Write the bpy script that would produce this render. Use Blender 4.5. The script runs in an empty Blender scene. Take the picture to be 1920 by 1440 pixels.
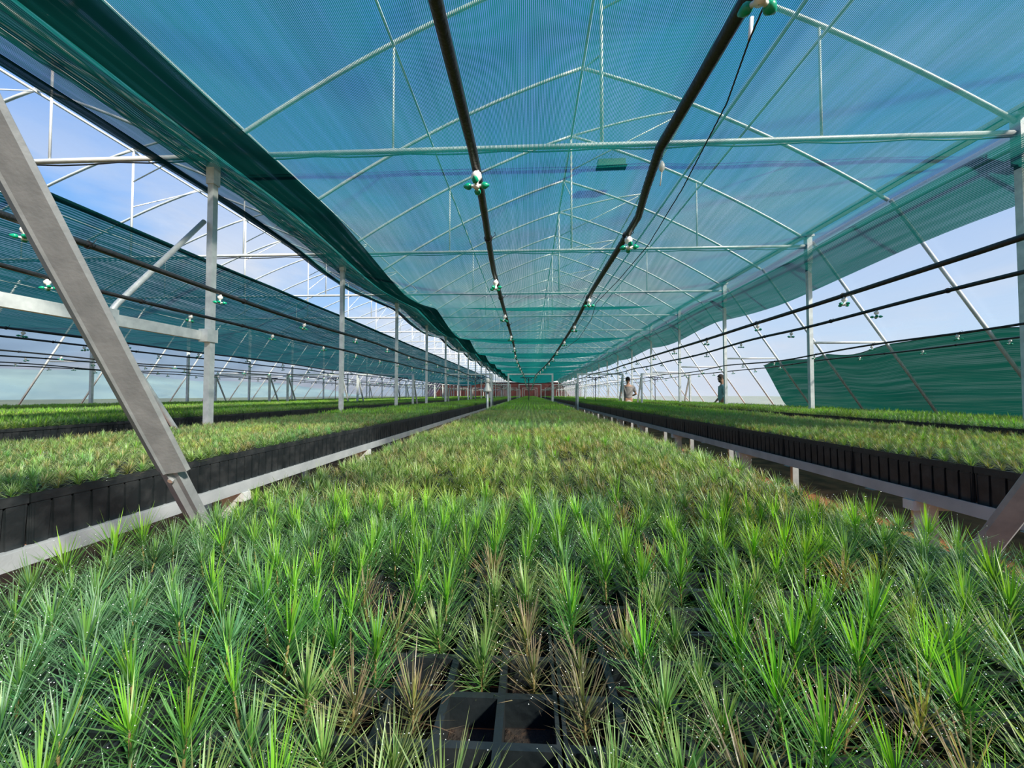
import bpy, math, random
from mathutils import Vector, Matrix, noise as mnoise
PI = math.pi
R = random.Random(7)
sc = bpy.context.scene
C = sc.collection

# ------------------------------------------------------------------ camera, sky, sun, exposure
FPX = 721.0
EYE = 1.15
cam_d = bpy.data.cameras.new('camera')
cam_d.sensor_width = 36.0
cam_d.lens = 36.0 * FPX / 1920.0
cam_d.clip_start = 0.02
cam_d.clip_end = 600
cam = bpy.data.objects.new('camera', cam_d)
C.objects.link(cam)
cam.location = (0, 0, EYE)
cam.rotation_euler = (math.radians(90 + 1.59), 0, math.radians(2.62))
sc.camera = cam

sc.view_settings.view_transform = 'Standard'
sc.view_settings.look = 'None'
sc.view_settings.gamma = 1.0
sc.view_settings.use_curve_mapping = False
sc.view_settings.exposure = 0.0
sc.cycles.max_bounces = 7
sc.cycles.transparent_max_bounces = 14
sc.cycles.diffuse_bounces = 3
sc.cycles.glossy_bounces = 2
sc.cycles.transmission_bounces = 4
sc.cycles.sample_clamp_indirect = 3.0
sc.cycles.caustics_reflective = False
sc.cycles.caustics_refractive = False

w = bpy.data.worlds.new('sky')
sc.world = w
w.use_nodes = True
nt = w.node_tree
nt.nodes.clear()
def N(nt, t, **kw):
    n = nt.nodes.new(t)
    for k, v in kw.items():
        setattr(n, k, v)
    return n
def ramp(n, stops):
    e = n.color_ramp.elements
    while len(e) > 1: e.remove(e[-1])
    e[0].position, e[0].color = stops[0][0], tuple(stops[0][1]) + (1,)
    for p, c in stops[1:]:
        x = e.new(p); x.color = tuple(c) + (1,)
tc = N(nt, 'ShaderNodeTexCoord')
sep = N(nt, 'ShaderNodeSeparateXYZ')
nt.links.new(tc.outputs['Generated'], sep.inputs[0])
grad = N(nt, 'ShaderNodeValToRGB')
ramp(grad, [(0.0, (.50, .66, .78)), (.12, (.46, .68, .92)), (.35, (.17, .42, .88)), (.7, (.05, .22, .68)), (1.0, (.03, .15, .55))])
nt.links.new(sep.outputs['Z'], grad.inputs[0])
mp = N(nt, 'ShaderNodeMapping'); mp.inputs['Scale'].default_value = (1.6, 1.6, 4.5)
nt.links.new(tc.outputs['Generated'], mp.inputs[0])
ns = N(nt, 'ShaderNodeTexNoise'); ns.inputs['Scale'].default_value = 1.5; ns.inputs['Detail'].default_value = 6
nt.links.new(mp.outputs[0], ns.inputs['Vector'])
cr = N(nt, 'ShaderNodeValToRGB'); ramp(cr, [(.42, (0, 0, 0)), (.60, (.9, .9, .9))])
nt.links.new(ns.outputs['Fac'], cr.inputs[0])
# cloud banks lie low, the sky overhead is clear
lowc = N(nt, 'ShaderNodeValToRGB'); ramp(lowc, [(.25, (1, 1, 1)), (.50, (.04, .04, .04))])
nt.links.new(sep.outputs['Z'], lowc.inputs[0])
cmul = N(nt, 'ShaderNodeMixRGB'); cmul.blend_type = 'MULTIPLY'; cmul.inputs[0].default_value = 1
nt.links.new(cr.outputs[0], cmul.inputs[1]); nt.links.new(lowc.outputs[0], cmul.inputs[2])
mx = N(nt, 'ShaderNodeMixRGB'); mx.inputs[2].default_value = (.74, .76, .80, 1)
nt.links.new(cmul.outputs[0], mx.inputs[0]); nt.links.new(grad.outputs[0], mx.inputs[1])
bg = N(nt, 'ShaderNodeBackground'); bg.inputs['Strength'].default_value = 1.15
nt.links.new(mx.outputs[0], bg.inputs[0])
out = N(nt, 'ShaderNodeOutputWorld'); nt.links.new(bg.outputs[0], out.inputs[0])

SUN_TO = Vector((.62, -.52, .62)).normalized()      # direction towards the sun
sd = bpy.data.lights.new('sun', 'SUN')
sd.energy = 11.0
sd.angle = math.radians(4.5)     # light softened by thin cloud
sd.color = (1.0, .93, .80)
so = bpy.data.objects.new('sun', sd)
C.objects.link(so)
so.rotation_euler = SUN_TO.to_track_quat('Z', 'Y').to_euler()
so.location = (20, -15, 30)

# ------------------------------------------------------------------ mesh helpers
class MB:
    def __init__(s):
        s.v = []; s.f = []; s.m = []; s.c = []
    def quad(s, a, b, c, d, m=0):
        i = len(s.v); s.v += [a, b, c, d]; s.f.append((i, i+1, i+2, i+3)); s.m.append(m)
    def box(s, x0, x1, y0, y1, z0, z1, m=0, mat=None):
        i = len(s.v)
        p = [(x0,y0,z0),(x1,y0,z0),(x1,y1,z0),(x0,y1,z0),(x0,y0,z1),(x1,y0,z1),(x1,y1,z1),(x0,y1,z1)]
        if mat is not None: p = [tuple(mat @ Vector(q)) for q in p]
        s.v += p
        for q in ((3,2,1,0),(4,5,6,7),(0,1,5,4),(1,2,6,5),(2,3,7,6),(3,0,4,7)):
            s.f.append(tuple(i+k for k in q)); s.m.append(m)
    def tube(s, pts, r, n=8, m=0, cap=True):
        pts = [Vector(p) for p in pts]
        rs = r if isinstance(r, (list, tuple)) else [r]*len(pts)
        i0 = len(s.v); up = None
        for k, p in enumerate(pts):
            d = (pts[min(k+1, len(pts)-1)] - pts[max(k-1, 0)]).normalized()
            if up is None:
                up = Vector((0, 0, 1)) if abs(d.z) < .9 else Vector((1, 0, 0))
            a = d.cross(up).normalized(); b = a.cross(d).normalized(); up = b
            for j in range(n):
                t = 2*PI*j/n
                s.v.append(tuple(p + (a*math.cos(t) + b*math.sin(t))*rs[k]))
        for k in range(len(pts)-1):
            for j in range(n):
                a0 = i0+k*n+j; a1 = i0+k*n+(j+1) % n
                s.f.append((a0, a1, a1+n, a0+n)); s.m.append(m)
        if cap:
            s.f.append(tuple(i0+j for j in reversed(range(n)))); s.m.append(m)
            e = i0+(len(pts)-1)*n
            s.f.append(tuple(e+j for j in range(n))); s.m.append(m)
    def bar(s, a, b, wx, wy, m=0, side=(1, 0, 0)):
        """square bar between two points"""
        a = Vector(a); b = Vector(b); d = (b-a).normalized()
        u = Vector(side); u = (u - d*u.dot(d)).normalized(); v = d.cross(u)
        i = len(s.v)
        for p in (a, b):
            for su, sv in ((-1,-1),(1,-1),(1,1),(-1,1)):
                s.v.append(tuple(p + u*su*wx/2 + v*sv*wy/2))
        for q in ((3,2,1,0),(4,5,6,7),(0,1,5,4),(1,2,6,5),(2,3,7,6),(3,0,4,7)):
            s.f.append(tuple(i+k for k in q)); s.m.append(m)
    def lathe(s, prof, n=10, m=0, origin=(0,0,0), mat=None):
        i0 = len(s.v); o = Vector(origin)
        for r, z in prof:
            for j in range(n):
                t = 2*PI*j/n
                q = Vector((r*math.cos(t), r*math.sin(t), z))
                if mat is not None: q = mat @ q
                s.v.append(tuple(q + o))
        for k in range(len(prof)-1):
            for j in range(n):
                a0 = i0+k*n+j; a1 = i0+k*n+(j+1) % n
                s.f.append((a0, a1, a1+n, a0+n)); s.m.append(m)
    def blob(s, c, r, n=8, m=0, sz=(1,1,1)):
        prof = [(math.sin(PI*k/n)*1.0, -math.cos(PI*k/n)) for k in range(n+1)]
        M = Matrix.Diagonal((r*sz[0], r*sz[1], r*sz[2]))
        s.lathe([(max(a, .001), b) for a, b in prof], n+2, m, c, M)
    def mesh(s, name, mats, smooth=False):
        me = bpy.data.meshes.new(name)
        me.from_pydata(s.v, [], s.f)
        for mm in (mats if isinstance(mats, (list, tuple)) else [mats]): me.materials.append(mm)
        if any(s.m): me.polygons.foreach_set('material_index', s.m)
        if smooth: me.polygons.foreach_set('use_smooth', [True]*len(s.f))
        if s.c:
            a = me.color_attributes.new('tint', 'FLOAT_COLOR', 'POINT')
            fl = []
            for c in s.c: fl += [c[0], c[1], c[2], 1.0]
            a.data.foreach_set('color', fl)
        me.update()
        return me
def link(name, me, parent=None, loc=None):
    o = bpy.data.objects.new(name, me); C.objects.link(o)
    if parent is not None: o.parent = parent
    if loc is not None: o.location = loc
    return o
def tag(o, label=None, cat=None, group=None, kind=None):
    if label: o['label'] = label
    if cat: o['category'] = cat
    if group: o['group'] = group
    if kind: o['kind'] = kind
    return o
def thing(name, label, cat, loc=(0,0,0), group=None):
    o = bpy.data.objects.new(name, None); C.objects.link(o); o.location = loc
    o.empty_display_size = .1
    return tag(o, label, cat, group)
def clone(o, parent=None, loc=None, label=None):
    c = o.copy(); C.objects.link(c); c.parent = parent
    if loc is not None: c.location = loc
    if label: c['label'] = label
    for ch in kids.get(o.name, []): clone(ch, c)
    return c
kids = {}
def reg(o):
    """remember the children of a prototype (children lookups are slow in big scenes)"""
    def rec(q):
        kids[q.name] = list(q.children)
        for ch in q.children: rec(ch)
    rec(o); return o
ORD = ['first','second','third','fourth','fifth','sixth','seventh','eighth','ninth','tenth','eleventh','twelfth']
def nth(i):
    if i < 12: return ORD[i]
    k = i+1
    return '%d%s' % (k, 'th' if 10 <= k % 100 <= 20 else {1:'st',2:'nd',3:'rd'}.get(k % 10, 'th'))

# ------------------------------------------------------------------ materials
def mat_new(name):
    m = bpy.data.materials.new(name); m.use_nodes = True
    nt = m.node_tree; nt.nodes.clear()
    return m, nt, N(nt, 'ShaderNodeOutputMaterial')
def principled(name, col, rough=.5, metal=0, noise=None, bump=None, spec=.5, coords='Object'):
    m, nt, out = mat_new(name)
    p = N(nt, 'ShaderNodeBsdfPrincipled')
    p.inputs['Base Color'].default_value = tuple(col)+(1,)
    p.inputs['Roughness'].default_value = rough
    p.inputs['Metallic'].default_value = metal
    p.inputs['Specular IOR Level'].default_value = spec
    nt.links.new(p.outputs[0], out.inputs[0])
    if noise or bump:
        tcn = N(nt, 'ShaderNodeTexCoord')
    if noise:
        scale, col2, lo, hi = noise
        n = N(nt, 'ShaderNodeTexNoise'); n.inputs['Scale'].default_value = scale; n.inputs['Detail'].default_value = 5
        nt.links.new(tcn.outputs[coords], n.inputs['Vector'])
        r = N(nt, 'ShaderNodeValToRGB'); ramp(r, [(lo, col), (hi, col2)])
        nt.links.new(n.outputs['Fac'], r.inputs[0]); nt.links.new(r.outputs[0], p.inputs['Base Color'])
    if bump:
        n2 = N(nt, 'ShaderNodeTexNoise'); n2.inputs['Scale'].default_value = bump[0]; n2.inputs['Detail'].default_value = 4
        nt.links.new(tcn.outputs[coords], n2.inputs['Vector'])
        b = N(nt, 'ShaderNodeBump'); b.inputs['Strength'].default_value = bump[1]; b.inputs['Distance'].default_value = .01
        nt.links.new(n2.outputs['Fac'], b.inputs['Height']); nt.links.new(b.outputs[0], p.inputs['Normal'])
    return m
M = {}
M['galv'] = principled('galvanised_steel', (.56,.60,.60), .45, .25, (14, (.74,.78,.77), .35, .7), (90, .08))
M['galv_strut'] = principled('shade_toned_galvanised', (.20,.215,.225), .55, .2, (30, (.27,.285,.295), .35, .7), (160, .06))  # darker base stands in for the brace lying out of direct sun
M['white_pipe'] = principled('galvanised_pipe', (.66,.69,.68), .4, .25, (6, (.80,.82,.80), .4, .65))
M['alu'] = principled('pale_rail', (.34,.38,.40), .45, .25, (9, (.44,.48,.50), .35, .7), (120, .1))
M['black'] = principled('black_hose', (.012,.014,.016), .42, 0, (25, (.020,.021,.022), .45, .7), (120, .3))
M['tray'] = principled('black_tray', (.010,.014,.016), .38, 0, (18, (.028,.032,.034), .45, .75), (60, .15))
M['soil'] = principled('potting_soil', (.016,.011,.007), .95, 0, (60, (.06,.03,.014), .5, .75), (150, .6))
M['floor'] = principled('red_soil', (.20,.08,.03), .95, 0, (3.5, (.52,.20,.08), .35, .62), (40, .5))
M['ground'] = principled('outdoor_grass', (.10,.15,.05), .95, 0, (.25, (.24,.26,.12), .35, .65))
M['white_plastic'] = principled('white_plastic', (.82,.80,.76), .35)
M['green_plastic'] = principled('green_plastic', (.0,.30,.16), .3)
M['blue_plastic'] = principled('dark_blue_plastic', (.008,.015,.08), .35)
M['red_wall'] = principled('dark_red_cladding', (.032,.004,.003), .9, 0, (1.5, (.048,.007,.005), .4, .65))
M['white_paint'] = principled('white_paint', (.78,.80,.80), .5)
M['wire'] = principled('thin_black_cable', (.01,.01,.012), .4)
M['bolt'] = principled('zinc_bolt', (.62,.63,.62), .3, .7)
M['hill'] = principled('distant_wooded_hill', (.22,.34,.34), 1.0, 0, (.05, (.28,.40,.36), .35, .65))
M['lamp_green'] = principled('dark_green_box', (.02,.10,.07), .5)

def leaf_mat():
    m, nt, out = mat_new('pine_needles')
    at = N(nt, 'ShaderNodeAttribute'); at.attribute_name = 'tint'
    geo = N(nt, 'ShaderNodeNewGeometry')
    n1 = N(nt, 'ShaderNodeTexNoise'); n1.inputs['Scale'].default_value = 1.5; n1.inputs['Detail'].default_value = 2
    nt.links.new(geo.outputs['Position'], n1.inputs['Vector'])
    r1 = N(nt, 'ShaderNodeValToRGB'); ramp(r1, [(.30, (.80,.98,1.05)), (.5, (1,1,1)), (.70, (1.18,1.12,.78))])
    nt.links.new(n1.outputs['Fac'], r1.inputs[0])
    mul = N(nt, 'ShaderNodeMixRGB'); mul.blend_type = 'MULTIPLY'; mul.inputs[0].default_value = 1
    nt.links.new(at.outputs['Color'], mul.inputs[1]); nt.links.new(r1.outputs[0], mul.inputs[2])
    oi = N(nt, 'ShaderNodeObjectInfo')
    hsv = N(nt, 'ShaderNodeHueSaturation')
    mr = N(nt, 'ShaderNodeMapRange'); mr.inputs['To Min'].default_value = .75; mr.inputs['To Max'].default_value = 1.3
    nt.links.new(oi.outputs['Random'], mr.inputs['Value']); nt.links.new(mr.outputs[0], hsv.inputs['Value'])
    nt.links.new(mul.outputs[0], hsv.inputs['Color'])
    p = N(nt, 'ShaderNodeBsdfPrincipled'); p.inputs['Roughness'].default_value = .42
    p.inputs['Specular IOR Level'].default_value = .45
    nt.links.new(hsv.outputs[0], p.inputs['Base Color'])
    t = N(nt, 'ShaderNodeBsdfTranslucent')
    mul2 = N(nt, 'ShaderNodeMixRGB'); mul2.blend_type = 'MULTIPLY'; mul2.inputs[0].default_value = 1
    mul2.inputs[2].default_value = (1.3, 1.35, .5, 1)
    nt.links.new(hsv.outputs[0], mul2.inputs[1]); nt.links.new(mul2.outputs[0], t.inputs[0])
    ms = N(nt, 'ShaderNodeMixShader'); ms.inputs[0].default_value = .42
    nt.links.new(p.outputs[0], ms.inputs[1]); nt.links.new(t.outputs[0], ms.inputs[2])
    nt.links.new(ms.outputs[0], out.inputs[0])
    return m
M['leaf'] = leaf_mat()
M['dew'] = principled('dew_drop', (.80,.88,.86), .22, 0, None, None, 1.0)
M['stem'] = principled('seedling_stem', (.16,.10,.04), .7, 0, (30, (.22,.20,.06), .4, .6))

def film_mat(name, transp, col, streak=.0, scale=(1,1,1), rough=.15, var=.1):
    """clear plastic film: part see-through, part milky scatter, faintly glossy"""
    m, nt, out = mat_new(name)
    tcn = N(nt, 'ShaderNodeTexCoord')
    mpn = N(nt, 'ShaderNodeMapping'); mpn.inputs['Scale'].default_value = scale
    nt.links.new(tcn.outputs['Object'], mpn.inputs[0])
    n = N(nt, 'ShaderNodeTexNoise'); n.inputs['Scale'].default_value = 1.0; n.inputs['Detail'].default_value = 5
    n.inputs['Distortion'].default_value = 1.2
    nt.links.new(mpn.outputs[0], n.inputs['Vector'])
    mr = N(nt, 'ShaderNodeMapRange')
    mr.inputs['From Min'].default_value = .38; mr.inputs['From Max'].default_value = .68
    mr.inputs['To Min'].default_value = 1-transp-var*.5; mr.inputs['To Max'].default_value = 1-transp+var+streak
    nt.links.new(n.outputs['Fac'], mr.inputs['Value'])
    tr = N(nt, 'ShaderNodeBsdfTransparent'); tr.inputs[0].default_value = (.97,.98,.99,1)
    df = N(nt, 'ShaderNodeBsdfDiffuse'); df.inputs[0].default_value = tuple(col)+(1,)
    tl = N(nt, 'ShaderNodeBsdfTranslucent'); tl.inputs[0].default_value = tuple(col)+(1,)
    ms1 = N(nt, 'ShaderNodeMixShader'); ms1.inputs[0].default_value = .7
    nt.links.new(df.outputs[0], ms1.inputs[1]); nt.links.new(tl.outputs[0], ms1.inputs[2])
    gl = N(nt, 'ShaderNodeBsdfGlossy'); gl.inputs['Roughness'].default_value = rough
    ms2 = N(nt, 'ShaderNodeMixShader'); ms2.inputs[0].default_value = .05
    nt.links.new(ms1.outputs[0], ms2.inputs[1]); nt.links.new(gl.outputs[0], ms2.inputs[2])
    ms3 = N(nt, 'ShaderNodeMixShader')
    nt.links.new(mr.outputs[0], ms3.inputs[0]); nt.links.new(tr.outputs[0], ms3.inputs[1]); nt.links.new(ms2.outputs[0], ms3.inputs[2])
    nt.links.new(ms3.outputs[0], out.inputs[0])
    return m
M['roof_film'] = film_mat('roof_film', .87, (.42,.50,.62), .05, (.9,.35,.5), .15, .10)
M['side_film'] = film_mat('side_film', .48, (.27,.31,.39), .0, (.15,.2,1.4), .3, .12)

def net_mat(name, cover, col, col_t, thread=.011, lo=.2, hi=.85, far=0.0, var=.14):
    """woven shade net: fine threads with see-through gaps between them"""
    m, nt, out = mat_new(name)
    tcn = N(nt, 'ShaderNodeTexCoord')
    sp = N(nt, 'ShaderNodeSeparateXYZ'); nt.links.new(tcn.outputs['UV'], sp.inputs[0])
    mlt = N(nt, 'ShaderNodeMath', operation='MULTIPLY'); mlt.inputs[1].default_value = 1/thread
    nt.links.new(sp.outputs['X'], mlt.inputs[0])
    n0 = N(nt, 'ShaderNodeTexNoise'); n0.inputs['Scale'].default_value = 1.0; n0.inputs['Detail'].default_value = 1
    mpn = N(nt, 'ShaderNodeMapping'); mpn.inputs['Scale'].default_value = (3, 1.2, 1)
    nt.links.new(tcn.outputs['UV'], mpn.inputs[0]); nt.links.new(mpn.outputs[0], n0.inputs['Vector'])
    ad = N(nt, 'ShaderNodeMath', operation='ADD'); nt.links.new(mlt.outputs[0], ad.inputs[0])
    m9 = N(nt, 'ShaderNodeMath', operation='MULTIPLY'); m9.inputs[1].default_value = 1.5
    nt.links.new(n0.outputs['Fac'], m9.inputs[0]); nt.links.new(m9.outputs[0], ad.inputs[1])
    fr = N(nt, 'ShaderNodeMath', operation='PINGPONG'); fr.inputs[1].default_value = .5
    nt.links.new(ad.outputs[0], fr.inputs[0])          # 0 .. .5
    rr = N(nt, 'ShaderNodeMapRange'); rr.inputs['From Min'].default_value = .12; rr.inputs['From Max'].default_value = .38
    rr.inputs['To Min'].default_value = lo; rr.inputs['To Max'].default_value = hi
    nt.links.new(fr.outputs[0], rr.inputs['Value'])
    # irregular density of the weave, drawn out along the length of the cloth
    mp2 = N(nt, 'ShaderNodeMapping'); mp2.inputs['Scale'].default_value = (9, .35, 1)
    nt.links.new(tcn.outputs['UV'], mp2.inputs[0])
    n2 = N(nt, 'ShaderNodeTexNoise'); n2.inputs['Scale'].default_value = 1.6; n2.inputs['Detail'].default_value = 4
    nt.links.new(mp2.outputs[0], n2.inputs['Vector'])
    r2 = N(nt, 'ShaderNodeMapRange'); r2.inputs['From Min'].default_value = .3; r2.inputs['From Max'].default_value = .7
    r2.inputs['To Min'].default_value = cover-var; r2.inputs['To Max'].default_value = cover+var
    nt.links.new(n2.outputs['Fac'], r2.inputs['Value'])
    # cover painted denser towards the far end, imitating a net at grazing view
    fy = N(nt, 'ShaderNodeMapRange'); fy.inputs['From Min'].default_value = 3; fy.inputs['From Max'].default_value = 12
    fy.inputs['To Min'].default_value = 0; fy.inputs['To Max'].default_value = far
    nt.links.new(sp.outputs['Y'], fy.inputs['Value'])
    s0 = N(nt, 'ShaderNodeMath', operation='ADD'); nt.links.new(r2.outputs[0], s0.inputs[0]); nt.links.new(fy.outputs[0], s0.inputs[1])
    su = N(nt, 'ShaderNodeMath', operation='ADD'); nt.links.new(rr.outputs[0], su.inputs[0]); nt.links.new(s0.outputs[0], su.inputs[1])
    hf = N(nt, 'ShaderNodeMath', operation='SUBTRACT', use_clamp=True); hf.inputs[1].default_value = (lo+hi)/2
    nt.links.new(su.outputs[0], hf.inputs[0])
    tr = N(nt, 'ShaderNodeBsdfTransparent')
    df = N(nt, 'ShaderNodeBsdfDiffuse'); df.inputs[0].default_value = tuple(col)+(1,)
    tl = N(nt, 'ShaderNodeBsdfTranslucent'); tl.inputs[0].default_value = tuple(col_t)+(1,)
    ms1 = N(nt, 'ShaderNodeMixShader'); ms1.inputs[0].default_value = .55
    nt.links.new(df.outputs[0], ms1.inputs[1]); nt.links.new(tl.outputs[0], ms1.inputs[2])
    ms2 = N(nt, 'ShaderNodeMixShader')
    nt.links.new(hf.outputs[0], ms2.inputs[0]); nt.links.new(tr.outputs[0], ms2.inputs[1]); nt.links.new(ms1.outputs[0], ms2.inputs[2])
    nt.links.new(ms2.outputs[0], out.inputs[0])
    return m
TEAL = (.006,.14,.12); TEALT = (.008,.17,.145)
M['net'] = net_mat('shade_net', .70, TEAL, TEALT, .013, .0, 1.0, .36, .10)
M['net_edge'] = net_mat('shade_net_edge', .80, (.006,.12,.11), (.008,.15,.14), .013, .15, .85, .1, .12)
M['net_drape'] = net_mat('shade_net_drape', .90, (.008,.10,.09), (.008,.11,.095), .02, .35, .65, .08, .08)
M['net_double'] = net_mat('shade_net_double', 1.06, (.004,.055,.05), (.004,.05,.045), .012, .4, .6)
M['net_hem'] = net_mat('shade_net_hem', .97, (.005,.05,.045), (.005,.05,.045), .012, .45, .55)
M['net_side'] = net_mat('side_net', .98, (.008,.12,.085), (.006,.07,.05), .03, .48, .52, 0, .05)

# ------------------------------------------------------------------ setting
SPAN = 8.57
RIDGE = .78
COLX = [5.02, 5.02-SPAN, 5.02-2*SPAN]          # three rows of columns: 5.02, -3.55, -12.12
Y0, DY = 4.1, 3.0
YEND = 69.0
def archh(x, ridge=RIDGE):
    s = abs(x-ridge)/(SPAN/2)
    return 4.83-1.35*s-.73*s*s+EYE
def grid_mesh(name, xs, ys, fz, mat, uv=True):
    v = []; f = []
    for j, y in enumerate(ys):
        for i, x in enumerate(xs):
            v.append(fz(x, y, i, j))
    n = len(xs)
    for j in range(len(ys)-1):
        for i in range(n-1):
            a = j*n+i; f.append((a, a+1, a+1+n, a+n))
    me = bpy.data.meshes.new(name); me.from_pydata(v, [], f); me.materials.append(mat)
    me.polygons.foreach_set('use_smooth', [True]*len(f))
    if uv:
        # uv.x runs across the cloth in metres of real cloth width, uv.y along it
        cum = [0]
        row = v[:n]
        for i in range(1, n): cum.append(cum[-1]+(Vector(row[i])-Vector(row[i-1])).length)
        l = me.uv_layers.new(name='UVMap')
        for p in me.polygons:
            for li, vi in zip(p.loop_indices, p.vertices):
                l.data[li].uv = (cum[vi % n], ys[vi//n])
    return me
def frange(a, b, n): return [a+(b-a)*k/(n-1) for k in range(n)]

fl = MB(); fl.box(-16.5, 9.5, -9, 72, -.25, 0)
tag(link('floor', fl.mesh('floor', M['floor'])), kind='structure')
gr = MB(); gr.box(-300, 300, -200, 400, -.6, -.26)
tag(link('ground', gr.mesh('ground', M['ground'])), kind='structure')
# distant hills seen milky through the side film
def hill(name, x, y0, y1, h, seed):
    ys = frange(y0, y1, 26)
    v = []; f = []
    for j, y in enumerate(ys):
        hh = h*(.45+.55*math.sin(PI*j/25))*(.8+.5*mnoise.noise(Vector((j*.35, seed, 0))))
        sx = 1 if x > 0 else -1
        v += [(x-sx*30, y, -.5), (x-sx*8, y, hh*.6), (x, y, hh), (x+sx*40, y, -.5)]
    for j in range(25):
        for k in range(3):
            a = j*4+k; f.append((a, a+1, a+5, a+4))
    me = bpy.data.meshes.new(name); me.from_pydata(v, [], f); me.materials.append(M['hill'])
    me.polygons.foreach_set('use_smooth', [True]*len(f))
    return tag(link(name, me), kind='structure')
hill('hills', -170, -60, 330, 12, 3.3)
hill('hills', 230, -60, 330, 9, 7.7)

# roof film: one sheet per half span, fixed outer strip, and the raised vent flap
YS = [-8 + 1.5*.5*k for k in range(int((YEND+8)/.75)+1)]
def film_half(x0, x1, ridge, n):
    return grid_mesh('ceiling', frange(x0, x1, n), YS,
        lambda x, y, i, j: (x, y, archh(x, ridge)+.03 + .02*mnoise.noise(Vector((x*.8, y*.6, ridge)))), M['roof_film'], False)
for k in range(2):
    rg = RIDGE - SPAN*k
    tag(link('ceiling', film_half(rg-SPAN/2, rg, rg, 14)), kind='structure')
    tag(link('ceiling', film_half(rg+2.02, rg+SPAN/2+.05, rg, 9)), kind='structure')
    flap = grid_mesh('ceiling', frange(rg, rg+2.14, 8), YS,
        lambda x, y, i, j: (x, y, EYE+4.86+.43*math.sin((x-rg)/2.14*1.2)/math.sin(1.2)+.02*mnoise.noise(Vector((x, y*.7, 5)))), M['roof_film'], False)
    tag(link('ceiling', flap), kind='structure')

def raking_wall(name, xt, xb, y1):
    zt = EYE+2.80
    me = grid_mesh(name, frange(0, 1, 9), [-8+.75*k for k in range(int((y1+8)/.75)+1)],
        lambda t, y, i, j: (xt+(xb-xt)*t, y, zt*(1-t)+.03*mnoise.noise(Vector((t*3, y*.8, 2)))*math.sin(PI*t)), M['side_film'], False)
    return tag(link(name, me), kind='structure')
wr = raking_wall('wall_right', 5.16, 7.78, YEND)
wl = raking_wall('wall_left', -12.26, -14.9, 57)
p0 = MB(); p0.tube([(5.1, 0, EYE+2.75), (7.72, 0, -.02)], .024, 8)
pipe_me = p0.mesh('wall_pipe', M['white_pipe'], True)
p1 = MB(); p1.tube([(-12.2, 0, EYE+2.75), (-14.84, 0, -.02)], .024, 8)
pipe_me2 = p1.mesh('wall_pipe', M['white_pipe'], True)
k = 0
y = Y0-3
while y < YEND:
    link('wall_pipe', pipe_me, wr, (0, y, 0))
    if y < 57: link('wall_pipe', pipe_me2, wl, (0, y, 0))
    y += 1.5
# horizontal ties from each side column out to the raking wall
tb = MB(); tb.tube([(5.05, 0, EYE+.93), (6.27, 0, EYE+.93)], .022, 8)
tie_me = tb.mesh('side_tie', M['white_pipe'], True)
tb = MB(); tb.tube([(-12.15, 0, EYE+.93), (-13.35, 0, EYE+.93)], .022, 8)
tie_me2 = tb.mesh('side_tie', M['white_pipe'], True)
for k in range(0, 22):
    link('side_tie', tie_me, wr, (0, Y0+DY*k, 0))
    if Y0+DY*k < 57: link('side_tie', tie_me2, wl, (0, Y0+DY*k, 0))

# far end: dark red wall with vertical seams under a white beam and a film gable
wb = MB(); wb.box(-19, 9.3, 70.0, 70.3, 0, 3.40)
wbo = tag(link('wall_back', wb.mesh('wall_back', M['red_wall'])), kind='structure')
pm = MB(); pm.box(0, 1.36, -.03, 0, 0, 3.38)
pme = pm.mesh('cladding_panel', M['red_wall'])
for k in range(20): link('cladding_panel', pme, wbo, (-19+1.41*k+.02, 69.99, 0.01))
bm_ = MB(); bm_.box(-19, 9.3, 69.8, 70.3, 3.42, 3.78)
tag(link('trim_1', bm_.mesh('trim_1', M['white_paint'])), kind='structure')
gv = []; gf = []
xs = frange(-14.8+2.6, 5.16, 61)
for x in xs:
    rg = RIDGE if x > -3.55 else RIDGE-SPAN
    gv += [(x, 69.4, 3.8), (x, 69.4, archh(x, rg))]
for i in range(60): gf.append((i*2, i*2+2, i*2+3, i*2+1))
gm = bpy.data.meshes.new('wall_back_gable'); gm.from_pydata(gv, [], gf); gm.materials.append(M['side_film'])
tag(link('wall_back_gable', gm), kind='structure')

# ------------------------------------------------------------------ steel columns
ROWN = ['beside the green side curtain', 'in the row beside the walkway left of the central bench', 'in the far row before the left film wall']
cb = MB()
cb.box(-.033, .033, -.033, .033, 0, EYE+2.84)
col_me = cb.mesh('shaft', M['galv'])
cb = MB(); cb.box(-.045, .045, -.045, .045, EYE+2.35, EYE+2.86); cb.box(-.08, .08, -.055, .055, EYE+2.84, EYE+2.88)
cap_me = cb.mesh('column_head', M['galv'])
cb = MB(); cb.box(-.09, .09, -.09, .09, 0, .012)
base_me = cb.mesh('base_plate', M['galv'])
cb = MB(); cb.tube([(0, 0, 0), (0, 0, .02)], .009, 6)
def make_column(x, y, label):
    t = thing('steel_column', label, 'column', (x, y, 0), 'galvanised greenhouse columns')
    link('shaft', col_me, t); link('column_head', cap_me, t); link('base_plate', base_me, t)
    return t
for r, x in enumerate(COLX):
    for k in range(-1, 22):
        yy = Y0+DY*k
        make_column(x, yy, '%s square galvanised steel column from the camera %s' % (nth(k+1), ROWN[r]))

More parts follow.
